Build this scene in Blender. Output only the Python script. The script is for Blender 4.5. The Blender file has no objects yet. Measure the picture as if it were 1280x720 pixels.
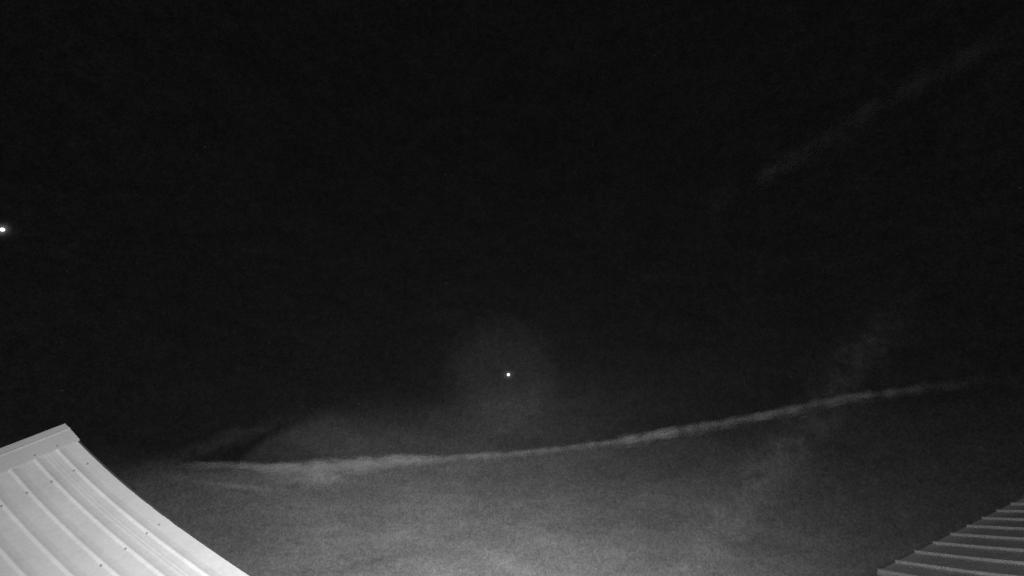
import bpy, bmesh, math, random
import numpy as np
from mathutils import Vector, Matrix
R = math.radians
random.seed(4)
C = bpy.context.scene.collection
scene = bpy.context.scene

# ------------------------------------------------------------------ camera
EYE = Vector((0, 0, 4.5)); PITCH = R(30)
cd = bpy.data.cameras.new('camera'); cam = bpy.data.objects.new('camera', cd); C.objects.link(cam)
cd.sensor_width = 36; cd.lens = 18; cd.clip_start = 0.05; cd.clip_end = 60000
cam.location = EYE; cam.rotation_euler = (R(90) + PITCH, 0, 0)
scene.camera = cam

def ray(px, py):
    """survey bearing -> unit direction in the world (px, py measured on the 1280x720 photograph)"""
    x, y = (px - 640) / 640, (360 - py) / 640
    return Vector((x, math.cos(PITCH) - y * math.sin(PITCH), math.sin(PITCH) + y * math.cos(PITCH))).normalized()
def azel(px, py):
    d = ray(px, py); return math.degrees(math.atan2(d.x, d.y)), math.degrees(math.asin(d.z))

# ------------------------------------------------------------------ light and exposure
SUN_EL, SUN_AZ = 2.5, 177.0       # low unseen source added behind the camera to light clouds and roofs
sd = bpy.data.lights.new('added_sun', 'SUN'); sd.energy = 0.8; sd.angle = R(0.5); sd.color = (1, 1, 1)
so = bpy.data.objects.new('added_sun', sd); C.objects.link(so)
md = Vector((math.sin(R(SUN_AZ)) * math.cos(R(SUN_EL)), math.cos(R(SUN_AZ)) * math.cos(R(SUN_EL)), math.sin(R(SUN_EL))))
so.rotation_euler = md.to_track_quat('Z', 'Y').to_euler(); so.location = (4, -8, 12)
# the infrared lamp ring of the security camera that took the picture
ld = bpy.data.lights.new('infrared_lamp', 'SPOT'); ld.energy = 4200; ld.shadow_soft_size = 0.04
ld.spot_size = R(128); ld.spot_blend = 1.0; ld.color = (1, 1, 1)
lo = bpy.data.objects.new('infrared_lamp', ld); C.objects.link(lo)
lo.location = EYE + Vector((-0.02, -0.06, 0.07)); lo.rotation_euler = (R(90) + PITCH - R(8), 0, R(-6))
scene.view_settings.view_transform = 'Standard'; scene.view_settings.look = 'None'
scene.view_settings.exposure = 0; scene.view_settings.gamma = 1

# ------------------------------------------------------------------ node helpers
class G:
    """tiny expression layer over shader math nodes"""
    def __init__(s, nt): s.nt = nt
    def m(s, op, *a, clamp=False):
        n = s.nt.nodes.new('ShaderNodeMath'); n.operation = op; n.use_clamp = clamp
        for i, v in enumerate(a):
            if isinstance(v, (int, float)): n.inputs[i].default_value = v
            else: s.nt.links.new(v, n.inputs[i])
        return n.outputs[0]
    def add(s, a, b): return s.m('ADD', a, b)
    def sub(s, a, b): return s.m('SUBTRACT', a, b)
    def mul(s, a, b): return s.m('MULTIPLY', a, b)
    def mr(s, v, a, b, c=0., d=1., smooth=True):
        n = s.nt.nodes.new('ShaderNodeMapRange'); n.interpolation_type = 'SMOOTHSTEP' if smooth else 'LINEAR'; n.clamp = True
        for k, x in zip((0, 1, 2, 3, 4), (v, a, b, c, d)):
            if isinstance(x, (int, float)): n.inputs[k].default_value = x
            else: s.nt.links.new(x, n.inputs[k])
        return n.outputs[0]
    def curve(s, v, pts):
        """smooth lookup table"""
        xs = [p[0] for p in pts]; ys = [p[1] for p in pts]; x0, x1, y0, y1 = min(xs), max(xs), min(ys), max(ys)
        if y1 - y0 < 1e-9: y1 = y0 + 1
        t = s.mr(v, x0, x1, smooth=False)
        n = s.nt.nodes.new('ShaderNodeFloatCurve'); c = n.mapping.curves[0]
        P = sorted(((x - x0) / (x1 - x0), (y - y0) / (y1 - y0)) for x, y in pts)
        c.points[0].location = P[0]; c.points[1].location = P[-1]
        for p in P[1:-1]: c.points.new(*p)
        n.mapping.update(); s.nt.links.new(t, n.inputs['Value'])
        return s.mr(n.outputs[0], 0., 1., y0, y1, smooth=False)
    def noise(s, vec, scale, detail=4, rough=.55, dist=0., dim='3D'):
        n = s.nt.nodes.new('ShaderNodeTexNoise'); n.inputs['Scale'].default_value = scale; n.inputs['Detail'].default_value = detail
        n.inputs['Roughness'].default_value = rough; n.inputs['Distortion'].default_value = dist
        s.nt.links.new(vec, n.inputs['Vector']); return n.outputs['Fac']
    def comb(s, x, y, z):
        n = s.nt.nodes.new('ShaderNodeCombineXYZ')
        for i, v in enumerate((x, y, z)):
            if isinstance(v, (int, float)): n.inputs[i].default_value = v
            else: s.nt.links.new(v, n.inputs[i])
        return n.outputs[0]
    def sep(s, v):
        n = s.nt.nodes.new('ShaderNodeSeparateXYZ'); s.nt.links.new(v, n.inputs[0]); return n.outputs
    def gauss(s, a, e, a0, e0, sa, se, rot=0.):
        """elliptic soft patch, rot = tilt in degrees"""
        da, de = s.sub(a, a0), s.sub(e, e0)
        if rot:
            c_, s_ = math.cos(R(rot)), math.sin(R(rot))
            da, de = s.add(s.mul(da, c_), s.mul(de, s_)), s.sub(s.mul(de, c_), s.mul(da, s_))
        q = s.add(s.m('POWER', s.m('ABSOLUTE', s.mul(da, 1 / sa)), 2.), s.m('POWER', s.m('ABSOLUTE', s.mul(de, 1 / se)), 2.))
        return s.m('POWER', 2.71828, s.mul(q, -1.))

# ------------------------------------------------------------------ night sky: dark above, town glow on a low cloud sheet
w = bpy.data.worlds.new('World'); scene.world = w; w.use_nodes = True
nt = w.node_tree; nt.nodes.clear(); g = G(nt)
tc = nt.nodes.new('ShaderNodeTexCoord'); D = tc.outputs['Generated']
X, Y, Z = g.sep(D)
az = g.mul(g.m('ARCTAN2', X, Y), 57.29578); el = g.mul(g.m('ARCSINE', Z), 57.29578)
# slow warp so that no cloud edge is a clean curve
wn = g.sub(g.noise(D, 7, 5, .6), .5); wn2 = g.sub(g.noise(D, 38, 4, .65), .5)
elw = g.add(el, g.add(g.mul(wn, 2.2), g.mul(wn2, .7)))
azw = g.add(az, g.add(g.mul(g.sub(g.noise(D, 9, 4, .6, .3), .5), 4.), 0.))
SHEET = [(150, 560), (200, 575), (232, 584), (300, 583), (400, 581), (500, 578), (570, 572), (640, 566), (700, 560), (770, 552), (860, 537), (950, 518), (1050, 501), (1150, 487), (1230, 478), (1279, 474)]
edge = g.curve(az, [azel(*p) for p in SHEET])
depth = g.sub(edge, g.add(el, g.add(g.mul(wn, .5), g.sub(g.mul(wn2, .5), .35))))       # degrees below the upper edge of the sheet
def patch(px, py, sx, sy, rot=0, A=az, E=el):
    a0, e0 = azel(px, py); a1, _ = azel(px + sx, py); _, e1 = azel(px, py - sy)
    return g.gauss(A, E, a0, e0, abs(a1 - a0), abs(e1 - e0), rot)
def total(lst):
    o = lst[0]
    for x in lst[1:]: o = g.add(o, x)
    return o
# brightness of each layer, in display levels (0..255), turned linear at the end
lower = total([g.mul(patch(620, 800, 520, 118), 132.),
               g.mul(patch(540, 650, 400, 80), 30.),
               g.mul(patch(860, 640, 260, 80), 12.),
               g.mul(patch(400, 650, 240, 65), 16.)])
soft = g.curve(az, [azel(p, 550)[:1] + (q,) for p, q in ((100, 6.), (180, 4.), (240, 1.2), (400, .8), (900, .7), (1050, 1.6), (1150, 4.), (1279, 7.))])
sheet = g.mul(g.mr(depth, g.mul(soft, -.2), soft), 1.)
lowv = g.mul(g.add(lower, 4.), sheet)
wing_a0 = g.curve(az, [azel(*p) for p in [(215, 588), (285, 578), (330, 548), (390, 514), (450, 484), (560, 440), (700, 380), (800, 340)]])
wing = g.mul(g.mr(g.sub(wing_a0, g.add(el, g.mul(wn2, .9))), -.3, g.curve(az, [azel(p, 500)[:1] + (q,) for p, q in ((250, .6), (390, 1.6), (450, 6.), (560, 12.), (700, 14.), (900, 14.))])),
              1.)
midv = g.mul(wing, total([g.mul(patch(430, 560, 150, 55, 0), 20.), g.mul(patch(600, 545, 230, 85), 22.)]))
upv = total([g.mul(patch(640, 470, 560, 230, 0, azw, elw), 6.), g.mul(patch(640, 620, 620, 150, 0, azw, elw), 9.)])
# faint wisp above the notch, plume on the right, bright shreds under the streak
pl = [azel(*p) for p in [(1135, 345), (1110, 380), (1085, 425), (1052, 480), (1010, 535), (965, 580), (925, 625), (890, 675), (860, 725)]]
paz = g.curve(el, [(e_, a_) for a_, e_ in pl])
prag = g.add(g.mul(wn2, 6.), g.mul(wn, 3.))
plume = g.m('POWER', 2.71828, g.mul(g.m('POWER', g.m('ABSOLUTE', g.mul(g.sub(g.add(az, prag), paz), 1 / 2.6)), 2.), -1.))
plume = g.mul(g.mul(plume, g.mr(el, pl[0][1], pl[0][1] - 6, 0., 1.)), g.mr(g.noise(D, 30, 4, .7), .35, .65, 4., 14.))
wisps = total([plume, g.mul(patch(285, 549, 85, 9, 27, az, g.add(el, g.mul(wn2, 2.6))), 14.),
               g.mul(patch(903, 247, 15, 12, 30, g.add(az, g.mul(wn2, 6.)), g.add(el, g.mul(wn2, 5.))), 6.),
               g.mul(patch(955, 216, 16, 9, 40, g.add(az, g.mul(wn2, 6.)), g.add(el, g.mul(wn2, 5.))), 5.),
               g.mul(patch(300, 608, 60, 3.5, -3, az, g.add(el, g.mul(wn2, .8))), 14.),
               g.mul(patch(395, 600, 50, 8, 3, g.add(az, g.mul(wn2, 6.)), g.add(el, g.mul(wn2, 2.4))), 22.),
               g.mul(patch(655, 664, 60, 8, -8, az, g.add(el, g.mul(wn2, 1.4))), 8.),
               g.mul(patch(225, 585, 22, 9, 0, az, elw), 10.),
               g.mul(patch(540, 632, 160, 10, 4, az, g.add(el, g.mul(wn, 2.))), 5.),
               g.mul(patch(960, 590, 50, 30, 40, azw, elw), 7.)])
# aureole of thin cloud round the bright planet
pd = ray(630, 466); pa = nt.nodes.new('ShaderNodeVectorMath'); pa.operation = 'DISTANCE'; pa.inputs[1].default_value = pd
nt.links.new(D, pa.inputs[0])
pdst = g.add(pa.outputs['Value'], g.add(g.mul(wn2, .05), g.mul(wn, .05)))
aur = g.add(g.mul(g.mr(pdst, .055, .13, 1., 0.), 10.), g.mul(g.mr(pdst, .0, .24, 1., 0.), 4.))
# cloud texture: soft mottling that grows with the amount of lit cloud, drawn out sideways
Dst = nt.nodes.new('ShaderNodeVectorMath'); Dst.operation = 'MULTIPLY'; Dst.inputs[1].default_value = (1, 1, 3.2); nt.links.new(D, Dst.inputs[0])
tex = g.add(g.mul(g.sub(g.noise(Dst.outputs[0], 5, 5, .6, .4), .5), .55), g.mul(g.sub(g.noise(Dst.outputs[0], 24, 5, .7, .2), .5), .30))
grain = g.add(g.mul(g.sub(g.noise(D, 95, 3, .75), .5), 1.25), g.mul(g.sub(g.noise(D, 300, 2, .8), .5), 3.0))
amount = total([lowv, midv, wisps, upv])
sg_ = total([g.mul(patch(3, 287, 6, 6), 90.), g.mul(patch(3, 287, 16, 10), 26.), g.mul(patch(635.5, 468.3, 4.5, 4.5), 50.)])   # flare glow painted into the sky round the two bright points
blotch = g.add(g.mul(g.sub(g.noise(Dst.outputs[0], 11, 4, .7, .5), .5), 9.), g.mul(g.sub(g.noise(D, 48, 3, .7), .5), 9.))
lev = total([g.mul(amount, g.add(1., tex)), aur, sg_, blotch, 11.5])
lev = g.add(lev, g.mul(grain, g.add(5.5, g.mul(lev, .20))))
# sparse faint stars
vo = nt.nodes.new('ShaderNodeTexVoronoi'); vo.inputs['Scale'].default_value = 40; nt.links.new(D, vo.inputs['Vector'])
vc = nt.nodes.new('ShaderNodeSeparateColor'); nt.links.new(vo.outputs['Color'], vc.inputs[0])
star = g.mul(g.mr(vo.outputs['Distance'], .02, .06, 1., 0.), g.mul(g.mr(vc.outputs[0], .5, 1.), 34.))
lev = g.add(lev, star)
# below the horizon the air is as dark as the land
lev = g.mul(lev, g.mr(el, -4., -.5, .12, 1.))
lin = g.m('POWER', g.mul(g.add(g.mul(g.m('MAXIMUM', lev, 1.), 1 / 255.), .055), 1 / 1.055), 2.4)
glow = nt.nodes.new('ShaderNodeBackground'); nt.links.new(g.comb(lin, lin, lin), glow.inputs['Color'])
sky = nt.nodes.new('ShaderNodeTexSky'); sky.sky_type = 'NISHITA'; sky.sun_disc = False
sky.sun_elevation = R(SUN_EL); sky.sun_rotation = R(SUN_AZ)
bw = nt.nodes.new('ShaderNodeRGBToBW'); nt.links.new(sky.outputs[0], bw.inputs[0])
faint_air = nt.nodes.new('ShaderNodeBackground'); faint_air.inputs['Strength'].default_value = .00035
nt.links.new(bw.outputs[0], faint_air.inputs['Color'])
ad = nt.nodes.new('ShaderNodeAddShader'); nt.links.new(glow.outputs[0], ad.inputs[0]); nt.links.new(faint_air.outputs[0], ad.inputs[1])
wo = nt.nodes.new('ShaderNodeOutputWorld'); nt.links.new(ad.outputs[0], wo.inputs['Surface'])

# ------------------------------------------------------------------ object helpers
def tag(o, label=None, cat=None, group=None, kind=None):
    for k, v in (('label', label), ('category', cat), ('group', group), ('kind', kind)):
        if v: o[k] = v
    return o
def thing(name, loc, label, cat, group=None):
    o = bpy.data.objects.new(name, None); C.objects.link(o); o.location = loc; o.empty_display_size = .3
    return tag(o, label, cat, group)
def link(name, bm, mat, parent=None, smooth=False):
    me = bpy.data.meshes.new(name); bmesh.ops.recalc_face_normals(bm, faces=bm.faces); bm.to_mesh(me); bm.free()
    o = bpy.data.objects.new(name, me); C.objects.link(o); me.materials.append(mat)
    if smooth:
        for p in me.polygons: p.use_smooth = True
    if parent:
        o.parent = parent
        tot = Vector(); q = parent
        while q: tot += q.location; q = q.parent
        me.transform(Matrix.Translation(-tot))
    return o
def metal_mat(name, base, rough, spec=.35, metallic=0., dirt=.12, streak_axis=None):
    m = bpy.data.materials.new(name); m.use_nodes = True; t = m.node_tree; b = t.nodes['Principled BSDF']; q = G(t)
    co = t.nodes.new('ShaderNodeTexCoord').outputs['Object']
    n1 = q.noise(co, 1.7, 6, .6); n2 = q.noise(co, 22, 4, .65); n3 = q.noise(co, 160, 2, .6)
    k = q.add(1., q.add(q.mul(q.sub(n1, .5), dirt * 1.6), q.add(q.mul(q.sub(n2, .5), dirt), q.mul(q.sub(n3, .5), dirt * .7))))
    v = q.mul(k, base); t.links.new(q.comb(v, v, v), b.inputs['Base Color'])
    t.links.new(q.mr(n2, .3, .7, rough - .06, rough + .08), b.inputs['Roughness'])
    b.inputs['Metallic'].default_value = metallic; b.inputs['Specular IOR Level'].default_value = spec
    bp = t.nodes.new('ShaderNodeBump'); bp.inputs['Strength'].default_value = .25; bp.inputs['Distance'].default_value = .01
    t.links.new(n1, bp.inputs['Height']); t.links.new(bp.outputs[0], b.inputs['Normal'])
    return m
M_pale = metal_mat('pale_painted_sheet', .60, .42, dirt=.26)
M_cap = metal_mat('ridge_flashing_paint', .52, .45, dirt=.2)
M_grey = metal_mat('weathered_grey_sheet', .74, .5, metallic=.6, dirt=.3)
M_screw = metal_mat('dull_screw', .24, .5)
M_trim = metal_mat('dark_trim', .07, .6)
M_wall = metal_mat('rendered_wall', .35, .9, dirt=.3)
M_gnd = metal_mat('night_ground', .07, .95, dirt=.6)

# ------------------------------------------------------------------ ground
bm = bmesh.new(); bmesh.ops.create_grid(bm, x_segments=8, y_segments=8, size=20000)
tag(link('ground', bm, M_gnd), kind='structure')

# ------------------------------------------------------------------ curved sheet-metal roofs
class Sheet:
    """a bent roof plane: u runs down the ribs, v along the ridge, n stands off the sheet"""
    def __init__(s, O, A, B, N, skew, c2, c3, ulim, k):
        s.O, s.A, s.B, s.N, s.skew, s.c2, s.c3, s.ul, s.k = EYE + Vector(O) * k, Vector(A), Vector(B), Vector(N), skew, c2, c3, ulim, k
    def bend(s, u):
        t = max(-.4, min(u, s.ul)); z = s.c2 * t * t + s.c3 * t ** 3; d = 2 * s.c2 * t + 3 * s.c3 * t * t
        return z + d * (u - t), d
    def __call__(s, u, v, n=0.):
        """u, v in sheet units, n in metres"""
        z, d = s.bend(u)
        nn = (s.N - s.A * d).normalized()
        return s.O + (s.A * u + (s.B + s.A * s.skew) * v + s.N * z) * s.k + nn * n
def grid(bm, pts):
    V = [[bm.verts.new(p) for p in row] for row in pts]
    for i in range(len(V) - 1):
        for j in range(len(V[0]) - 1): bm.faces.new((V[i][j], V[i][j + 1], V[i + 1][j + 1], V[i + 1][j]))
    return V
def cam2world(r, O):
    """axis-angle of the surveyed sheet and its corner in camera axes -> world axes"""
    r = Vector(r); m = Matrix.Rotation(r.length, 3, r.normalized()); c, s_ = math.cos(PITCH), math.sin(PITCH)
    W = Matrix(((1, 0, 0), (0, -s_, -c), (0, c, -s_)))
    mw = W @ m
    return mw.col[0].copy(), mw.col[1].copy(), mw.col[2].copy(), W @ Vector(((O[0] - 640) / 64, (360 - O[1]) / 64, -10))
def sheet_mesh(S, stations, us, thick=.004):
    bm = bmesh.new()
    grid(bm, [[S(u, v, n) for v, n in stations] for u in us])
    grid(bm, [[S(u, v, n - thick) for v, n in stations] for u in us])
    bm.edges.ensure_lookup_table()
    be = [e for e in bm.edges if e.is_boundary]
    # close the rim
    nr, nc = len(us), len(stations); bm.verts.ensure_lookup_table()
    idx = lambda k, i, j: bm.verts[k * nr * nc + i * nc + j]
    ring = [(0, j) for j in range(nc)] + [(i, nc - 1) for i in range(1, nr)] + [(nr - 1, j) for j in range(nc - 2, -1, -1)] + [(i, 0) for i in range(nr - 2, 0, -1)]
    for a, b in zip(ring, ring[1:] + ring[:1]):
        bm.faces.new((idx(0, *a), idx(0, *b), idx(1, *b), idx(1, *a)))
    return bm
def skirt(S, us, vs, drop, gz=0.):
    """walls that follow the roof outline, set in under it, down to the ground"""
    bm = bmesh.new()
    u0, u1, v0, v1 = us[0], us[-1], vs[0], vs[1]
    path = [(u, v0) for u in us] + [(u1, v0 + (v1 - v0) * t / 6) for t in range(1, 7)] + [(u, v1) for u in reversed(us[:-1])] + [(u0, v1 + (v0 - v1) * t / 6) for t in range(1, 6)]
    top = []; bot = []
    for u, v in path:
        p = S(u, v, -drop); top.append(bm.verts.new((p.x, p.y, max(p.z, gz + .4)))); bot.append(bm.verts.new((p.x, p.y, gz - .2)))
    n = len(path)
    for i in range(n): bm.faces.new((top[i], top[(i + 1) % n], bot[(i + 1) % n], bot[i]))
    return bm
def bar(bm, pts, w_, h_, ups):
    """square bar along a polyline"""
    rings = []
    for i, p in enumerate(pts):
        t = (pts[min(i + 1, len(pts) - 1)] - pts[max(i - 1, 0)]).normalized(); up = ups[i]; sd_ = t.cross(up).normalized()
        rings.append([bm.verts.new(p + sd_ * a * w_ / 2 + up * b * h_ / 2) for a, b in ((-1, -1), (1, -1), (1, 1), (-1, 1))])
    for a, b in zip(rings, rings[1:]):
        for j in range(4): bm.faces.new((a[j], a[(j + 1) % 4], b[(j + 1) % 4], b[j]))
    bm.faces.new(rings[0]); bm.faces.new(rings[-1][::-1])

# ---- left roof
LP = [95.02292, 549.25228, -1.37215, -0.01185, -0.65128, 0.03712, -0.36728, -0.34982, -0.00196, -0.24972]
KL = .6
A, B, N, O = cam2world(LP[2:5], LP[:2])
SL = Sheet(O, A, B, N, LP[9], LP[5], LP[8], 9.5, KL)
if N.dot(Vector((0, 0, 1))) < 0: print('LEFT NORMAL DOWN')
W, V1 = LP[6], LP[7]
ribs = [V1 + W * k for k in range(0, 17)]
st = [(0.0, -.035), (0.0, 0.)]
for c in ribs:
    for a, n in ((.125, 0), (.105, .0008), (.055, .005), (.028, .0085), (.002, .0122), (-.010, .0118), (-.042, .0015), (-.050, 0.)): st.append((c + a, n))
    for f_ in ((.42, .56) if c == ribs[0] else ()):     # two low stiffening swages in each pan
        m_ = c + W * f_; st += [(m_ + .022, 0), (m_ + .01, .001), (m_ - .01, .001), (m_ - .022, 0)]
us = [-.3] + [i * .25 for i in range(0, 25)] + [6.5 + i * .5 for i in range(0, 12)]
root = thing('metal_roofed_building', SL(3, -3) * 1.0, 'building at the lower left with a pale ribbed metal roof and ridge cap', 'building')
root.location.z = 0
bpy.context.view_layer.update()
roof = link('roof', sheet_mesh(SL, st, us), M_pale, root)
# ridge cap: front flange, roll, rear flange
bm = bmesh.new(); vs_ = [.03, 0, -.6, -1.5, -3, -4.5, -6.3]
prof = [(.075, .008), (.07, .018), (-.30, .024), (-.315, .033), (-.335, .031), (-.35, .027), (-.515, .016), (-.53, .005), (-.75, -.16)]
cap_u = lambda u, v, n: SL(u, v, n)
grid(bm, [[cap_u(u, v, n) for u, n in prof] for v in vs_])
grid(bm, [[cap_u(u, v, n - .006) for u, n in prof] for v in vs_])
for q_ in (0, len(vs_) - 1):
    bm.verts.ensure_lookup_table(); n_ = len(prof); off = len(vs_) * n_
    for j in range(n_ - 1): bm.faces.new((bm.verts[q_ * n_ + j], bm.verts[q_ * n_ + j + 1], bm.verts[off + q_ * n_ + j + 1], bm.verts[off + q_ * n_ + j]))
cap = link('ridge_cap', bm, M_cap, roof)
bm = bmesh.new()
uu = [i * .5 for i in range(0, 24)]
bar(bm, [SL(u, .012, -.05) for u in uu], .02, .10, [SL.N] * len(uu))
link('barge_board', bm, M_trim, roof)
def screw(S, u, v, n, parent, r=.008):
    b_ = bmesh.new(); bmesh.ops.create_cone(b_, cap_ends=True, segments=8, radius1=r * 1.5, radius2=r * 1.4, depth=.004)
    d = bmesh.ops.create_cone(b_, cap_ends=True, segments=6, radius1=r, radius2=r * .8, depth=.012); bmesh.ops.translate(b_, verts=d['verts'], vec=(0, 0, .006))
    p = S(u, v, n); q = S(u, v, n + 1) - p
    b_.transform(Matrix.Translation(p) @ q.to_track_quat('Z', 'Y').to_matrix().to_4x4())
    return link('roof_screw', b_, M_screw, parent)
for u in (.78, 3.04, 5.3):
    for k in range(0, 7):
        screw(SL, u + .03 * (random.random() - .5), ribs[k] + W * .13 + .02 * (random.random() - .5), .002, roof)
    screw(SL, u - .02, ribs[0] - W * .5, .002, roof)
for k in range(0, 2): screw(SL, .0, ribs[k] + .01, .021, cap, .007)
link('wall', skirt(SL, [.25 + i * .5 for i in range(0, 22)], (-.35, -5.9), .12), M_wall, root)

# ---- right roof
RP = [1098.367, 713.68201, -1.36111, -1.49483, -0.75793, -0.00516, 0.65167, 0.57731, 0.00312, -0.33631]
KR = 1.0
A, B, N, O = cam2world(RP[2:5], RP[:2])
SR = Sheet(O, A, B, N, RP[9], RP[5], RP[8], 5.5, KR)
if N.z < 0: print('RIGHT NORMAL DOWN')
W, V1 = RP[6], RP[7]
ribsR = [0.0] + [V1 + W * k for k in range(0, 13)]
sg = 1
st = [(-.075, -.05), (-.07, 0.)]
for c in ribsR:
    for a, n in ((-.030, 0), (-.022, .042), (.014, .042), (.03, 0.)): st.append((c + a, n))
st += [(ribsR[-1] + .3, 0)]
usR = [i * .25 for i in range(0, 23)] + [6 + i for i in range(0, 9)]
root2 = thing('metal_roofed_building', SR(5, 3), 'building at the lower right with a dark low pitched metal roof of thin raised ribs', 'building')
root2.location.z = 0
bpy.context.view_layer.update()
roof2 = link('roof', sheet_mesh(SR, st, usR), M_grey, root2)
bm = bmesh.new(); vv = [-.07 + i * .5 for i in range(0, 18)]
bar(bm, [SR(-.03, v, -.045) for v in vv], .03, .12, [SR.N] * len(vv))
link('barge_board', bm, M_trim, roof2)
link('wall', skirt(SR, [.3 + i * .6 for i in range(0, 22)], (.15, 8.2), .2), M_wall, root2)

# ------------------------------------------------------------------ bright points in the sky
def emit(name, s):
    m = bpy.data.materials.new(name); m.use_nodes = True; t = m.node_tree; t.nodes.clear()
    e = t.nodes.new('ShaderNodeEmission'); e.inputs['Strength'].default_value = s; o = t.nodes.new('ShaderNodeOutputMaterial')
    t.links.new(e.outputs[0], o.inputs['Surface']); return m
def ball(name, d, dist, r, mat, label, cat):
    b_ = bmesh.new(); bmesh.ops.create_icosphere(b_, subdivisions=3, radius=r)
    o = link(name, b_, mat, smooth=True); o.location = EYE + d * dist; return tag(o, label, cat)
FAR = 40000
M_star = emit('starlight', 1.3)
ball('planet', ray(635.5, 468.3), FAR, FAR / 660 * 1.9, M_star, 'single small white dot in the dark sky above the long cloud streak', 'planet')
ball('star', ray(3, 287), FAR, FAR / 780 * 2.1, M_star, 'very bright white star at the left edge of the photo, high above the pale roof', 'star')

# ------------------------------------------------------------------ cloud wisps lit by the added sun lamp: real volumes kilometres away
def cloud(name, pts, dist, dens, scale, seed, label, stretch=4., flat=0., amp=None, broken=.45):
    """pts: (px, py, half height in px). A wisp on the vertical plane y = dist, thickest at its centre line."""
    P = []
    for px, py, hw in pts:
        d = ray(px, py); k = dist / d.y; d2 = ray(px, py - hw); P.append((d.x * k, d.z * k, abs(d2.z * dist / d2.y - d.z * k)))
    ox, oz = P[0][0], P[0][1]
    Q = [(x - ox, z - oz, h) for x, z, h in P]
    m = bpy.data.materials.new(name + '_vapour'); m.use_nodes = True; t = m.node_tree; t.nodes.clear(); q = G(t)
    co = t.nodes.new('ShaderNodeTexCoord').outputs['Object']; x, y, z = q.sep(co)
    zc = q.curve(x, [(a, b) for a, b, c in Q]); hw = q.curve(x, [(a, c) for a, b, c in Q])
    dz = q.sub(z, zc)
    rz = q.m('DIVIDE', dz, hw); ry = q.m('DIVIDE', y, q.mul(hw, 1.6))
    # crisp upper edge, long feathered underside
    rzs = q.m('MAXIMUM', q.mul(rz, 1.15), q.mul(rz, -.8))
    rr = q.m('SQRT', q.add(q.mul(rzs, rzs), q.mul(ry, ry)))
    nv = q.comb(q.mul(x, 1 / stretch), q.mul(y, .3), q.add(dz, q.add(q.mul(x, .02), seed * 977.)))
    n = q.noise(nv, 1 / scale, 6, .68, .6)
    n2 = q.noise(q.comb(q.mul(x, 1 / stretch), q.mul(y, .15), q.mul(dz, 2.)), 3.2 / scale, 4, .65)
    big = q.noise(q.comb(x, 0., seed * 13.), 1 / (scale * 4.5), 3, .6)
    rr = q.add(rr, q.add(q.mul(q.sub(n, .5), 2.4), q.mul(q.sub(n2, .5), 1.0)))
    body = q.mr(rr, -.15, .95, 1., 0.)
    if flat: body = q.mul(body, q.mr(rz, -1.1, flat, .3, 1.))
    body = q.mul(body, q.mr(big, .36, .62, broken, 1.2))
    if amp:
        body = q.mul(body, q.curve(x, [(ray(px, 550).x * dist / ray(px, 550).y - ox, k) for px, k in amp]))
    fade = q.mul(q.mr(x, Q[0][0], Q[0][0] + (Q[-1][0] - Q[0][0]) * .06), q.mr(x, Q[-1][0] - (Q[-1][0] - Q[0][0]) * .22, Q[-1][0], 1., 0.))
    dn = q.mul(body, fade)
    v = t.nodes.new('ShaderNodeVolumePrincipled'); v.inputs['Color'].default_value = (.98, .98, .98, 1); v.inputs['Anisotropy'].default_value = -.5
    t.links.new(q.mul(dn, dens), v.inputs['Density']); o_ = t.nodes.new('ShaderNodeOutputMaterial'); t.links.new(v.outputs[0], o_.inputs['Volume'])
    b_ = bmesh.new(); rings = []
    # resample the centre line so the hull follows the curve
    xs = np.linspace(Q[0][0], Q[-1][0], 60); zc_ = np.interp(xs, [a for a, b, c in Q], [b for a, b, c in Q]); h_ = np.interp(xs, [a for a, b, c in Q], [c for a, b, c in Q])
    for i in range(60):
        h = h_[i] * 1.7 * (.35 if i in (0, 59) else 1)
        rings.append([b_.verts.new((xs[i], math.cos(a) * h * 1.6, zc_[i] + math.sin(a) * h)) for a in [k * math.pi / 6 for k in range(12)]])
    for a, b in zip(rings, rings[1:]):
        for j in range(12): b_.faces.new((a[j], a[(j + 1) % 12], b[(j + 1) % 12], b[j]))
    b_.faces.new(rings[0]); b_.faces.new(rings[-1][::-1])
    o = link(name, b_, m); o.location = EYE + Vector((ox, dist, oz)); m.cycles.volume_step_rate = .15
    return tag(o, label, 'cloud', 'moonlit cloud wisps')
cloud('cloud_streak', [(206, 581, 4), (222, 583, 6), (260, 582, 7), (300, 583, 8), (340, 585, 10), (400, 584, 13), (450, 581, 13), (500, 577, 11), (560, 572, 8), (640, 567, 6), (700, 561, 6), (760, 554, 8), (800, 548, 9), (860, 537, 9), (920, 526, 8), (980, 514, 8), (1050, 500, 8), (1120, 490, 8), (1180, 482, 9), (1240, 474, 9), (1278, 469, 8)],
      3000, .0105, 34, 1, 'long pale cloud streak crossing the lower sky, just under the small white dot', flat=.2,
      amp=[(206, .2), (250, .5), (330, 1.1), (420, 1.6), (500, 1.3), (640, .75), (720, .7), (800, .8), (900, .75), (1000, .55), (1080, .4), (1180, .25), (1278, .2)])
cloud('cloud_streak', [(935, 232, 9), (1000, 193, 12), (1040, 167, 11), (1090, 134, 11), (1140, 108, 11), (1190, 80, 11), (1225, 62, 11), (1262, 44, 9)],
      2600, .0003, 26, 2, 'faint short cloud streak slanting up in the upper right of the dark sky', broken=.08)

scene.cycles.volume_max_steps = 256
scene.cycles.use_denoising = False
